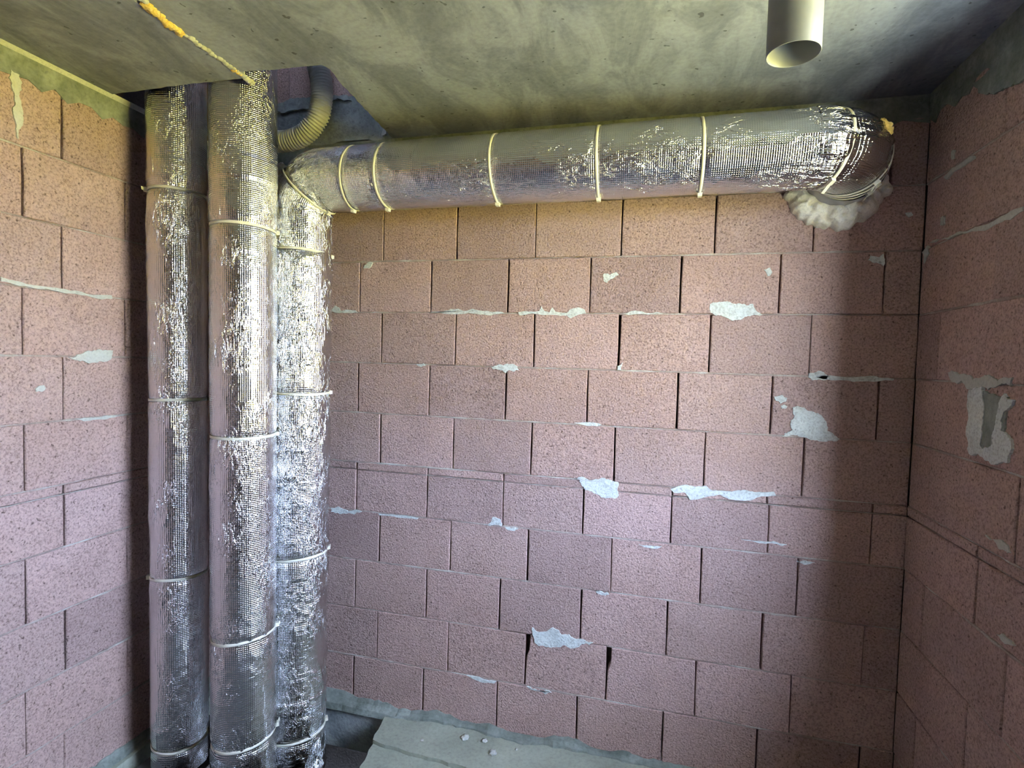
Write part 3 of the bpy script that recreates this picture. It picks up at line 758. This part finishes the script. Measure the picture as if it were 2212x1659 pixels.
# ---------------------------------------------------------------- foam ring sealing the duct in the wall
def foam_ring():
    from mathutils import noise
    cx, cz = XE + BE - 0.02, ZR - 0.02
    n, m_ = 200, 30
    v, f = [], []
    for i in range(n):
        a = 2 * math.pi * i / n
        dn = math.sin(a)
        ro = 0.70 + 0.20 * max(0, -dn) + 0.10 * noise.noise(Vector((math.cos(a) * 2.6, dn * 2.6, 1.0))) + 0.07 * noise.noise(Vector((math.cos(a) * 8, dn * 8, 4.0)))
        ri = 0.44
        for k in range(m_):
            t = k / (m_ - 1)
            rr = ri + (ro - ri) * t
            hh = 0.22 * (1 - t ** 3.0) ** 0.5 if t < 1 else 0
            q = Vector((math.cos(a) * rr * 3, dn * rr * 3, 2.0))
            f1 = noise.voronoi(Vector((math.cos(a) * rr * 4.2, dn * rr * 4.2, 0.5)))[0][0]
            hh *= 0.55 + 0.75 * (1 - min(f1, 1.0)) + 0.35 * noise.noise(q * 3.5)
            v.append((cx + rr * math.cos(a), 0.03 - 0.04 - max(hh, 0.0), cz + rr * dn))
    for i in range(n):
        for k in range(m_ - 1):
            a_, b_ = i * m_ + k, ((i + 1) % n) * m_ + k
            f.append((a_, b_, b_ + 1, a_ + 1))
    # back rim set into the wall so the ring is solid
    nb = len(v)
    for i in range(n):
        for k in (m_ - 1, 0):
            q = v[i * m_ + k]
            v.append((q[0], 0.06, q[2]))
    for i in range(n):
        j = (i + 1) % n
        f.append((i * m_ + m_ - 1, j * m_ + m_ - 1, nb + j * 2, nb + i * 2))
        f.append((i * m_, j * m_, nb + j * 2 + 1, nb + i * 2 + 1))
        f.append((nb + i * 2, nb + j * 2, nb + j * 2 + 1, nb + i * 2 + 1))
    o = mesh('expanding_foam', v, f, None, 'white_foam', True)
    tag(o, 'ragged white foam ring sealing the horizontal duct where it enters the wall', 'foam')
foam_ring()
tag(lump('foam_scrap', [(-2.42, -0.12, 0.80), (-2.30, -0.12, 0.86), (-2.18, -0.12, 0.80), (-2.36, -0.12, 0.70), (-2.2, -0.12, 0.68)], 0.13, None, 'white_foam', 5, sub=3),
    'small white foam scrap stuck to the wall behind the duct elbow', 'foam')

# ---------------------------------------------------------------- corrugated hose in the ceiling opening
def hose():
    ctrl = [(-1.52, 0.95), (-1.21, 0.95), (-0.91, 1.05), (-0.67, 1.30), (-0.59, 1.61), (-0.60, 1.90), (-0.67, 2.16), (-0.80, 2.7), (-0.95, 3.6)]
    k = 1.0826
    pts = [((q[0] - 5.2225) * k + 5.2225, -0.5, (q[1] + 2.881) * k - 2.881) for q in ctrl]
    pts = [(pts[0][0] - 0.9, -0.5, pts[0][2] + 0.02)] + pts
    pts = np.array(pts)
    ts = np.linspace(0, len(pts) - 1, 700)
    out = []
    for t in ts:
        i = min(int(t), len(pts) - 2)
        u = t - i
        p0, p1, p2, p3 = pts[max(i - 1, 0)], pts[i], pts[i + 1], pts[min(i + 2, len(pts) - 1)]
        out.append(0.5 * ((2 * p1) + (-p0 + p2) * u + (2 * p0 - 5 * p1 + 4 * p2 - p3) * u * u + (-p0 + 3 * p1 - 3 * p2 + p3) * u ** 3))
    path = np.array(out)
    seg = np.concatenate([[0], np.cumsum(np.linalg.norm(np.diff(path, axis=0), axis=1))])
    s = np.arange(0, seg[-1], 0.0115)
    path = np.stack([np.interp(s, seg, path[:, i]) for i in range(3)], 1)
    o = tube('corrugated_hose', path, 0.185, None, (0, 0, 0), N_=40, amount=0.0, seed=3, up=(0, -1, 0), mat='hose_plastic',
             extra=lambda arc, th: 0.019 * np.sin(arc * 2 * math.pi / 0.052) + 0 * th)
    tag(o, 'grey corrugated plastic hose curving down through the ceiling opening', 'hose')
hose()

# ---------------------------------------------------------------- plastic pipe stub hanging from the ceiling
def pvc():
    cx, cy, R = 6.328, -4.35, 0.2245
    zb, zt = -0.075, ZC + 0.3
    root = thing('vent_pipe', 'smooth grey plastic pipe stub hanging open-ended from the ceiling', 'pipe', (cx, cy, zb))
    base = P(cx, cy, zb)
    prof = [(R - 0.016, zt), (R - 0.016, zb + 0.10), (R - 0.010, zb + 0.085), (R - 0.010, zb + 0.006), (R - 0.006, zb), (R - 0.003, zb), (R, zb + 0.006), (R, zt)]
    n = 72
    v, f = [], []
    for i in range(n):
        a = 2 * math.pi * i / n
        for (r, zz) in prof: v.append((cx + r * math.cos(a), cy + r * math.sin(a), zz))
    m_ = len(prof)
    for i in range(n):
        for k in range(m_ - 1):
            a_, b_ = i * m_ + k, ((i + 1) % n) * m_ + k
            f.append((a_, b_, b_ + 1, a_ + 1))
    mesh('pipe_wall', v, f, root, 'grey_pvc', True, base)
    v = [(cx + (R - 0.016) * math.cos(2 * math.pi * i / n), cy + (R - 0.016) * math.sin(2 * math.pi * i / n), zt - 0.02 * k) for k in (0, 1) for i in range(n)]
    mesh('shade_disc', v, [tuple(range(n)), tuple(range(n, 2 * n))] + [(i, (i + 1) % n, n + (i + 1) % n, n + i) for i in range(n)], root, 'painted_shade', False, base)  # dark disc put in for the shade up inside the open pipe
pvc()

# ---------------------------------------------------------------- bits of mortar lying on the floor by the back wall
for (x_, y_, r_, lab) in ((2.05, -0.33, 0.07, 'largest pale mortar chip, oblong, lying on the screed near the wall'),
                          (2.42, -0.30, 0.05, 'rounded mortar chip lying nearest the foot of the back wall'),
                          (2.66, -0.56, 0.07, 'flat broad mortar chip lying in the middle of the screed strip'),
                          (1.30, -0.62, 0.03, 'tiny mortar chip beside the floor opening'),
                          (3.05, -0.34, 0.03, 'tiny mortar crumb farthest from the floor opening')):
    tag(lump('mortar_chip', [(x_, y_, ZF + r_ * 0.25)], r_, None, 'grey_mortar', int(r_ * 1000 + x_ * 10), squash=0.45, sub=3, amp=0.5), lab, 'mortar chip', 'mortar chips on the floor')
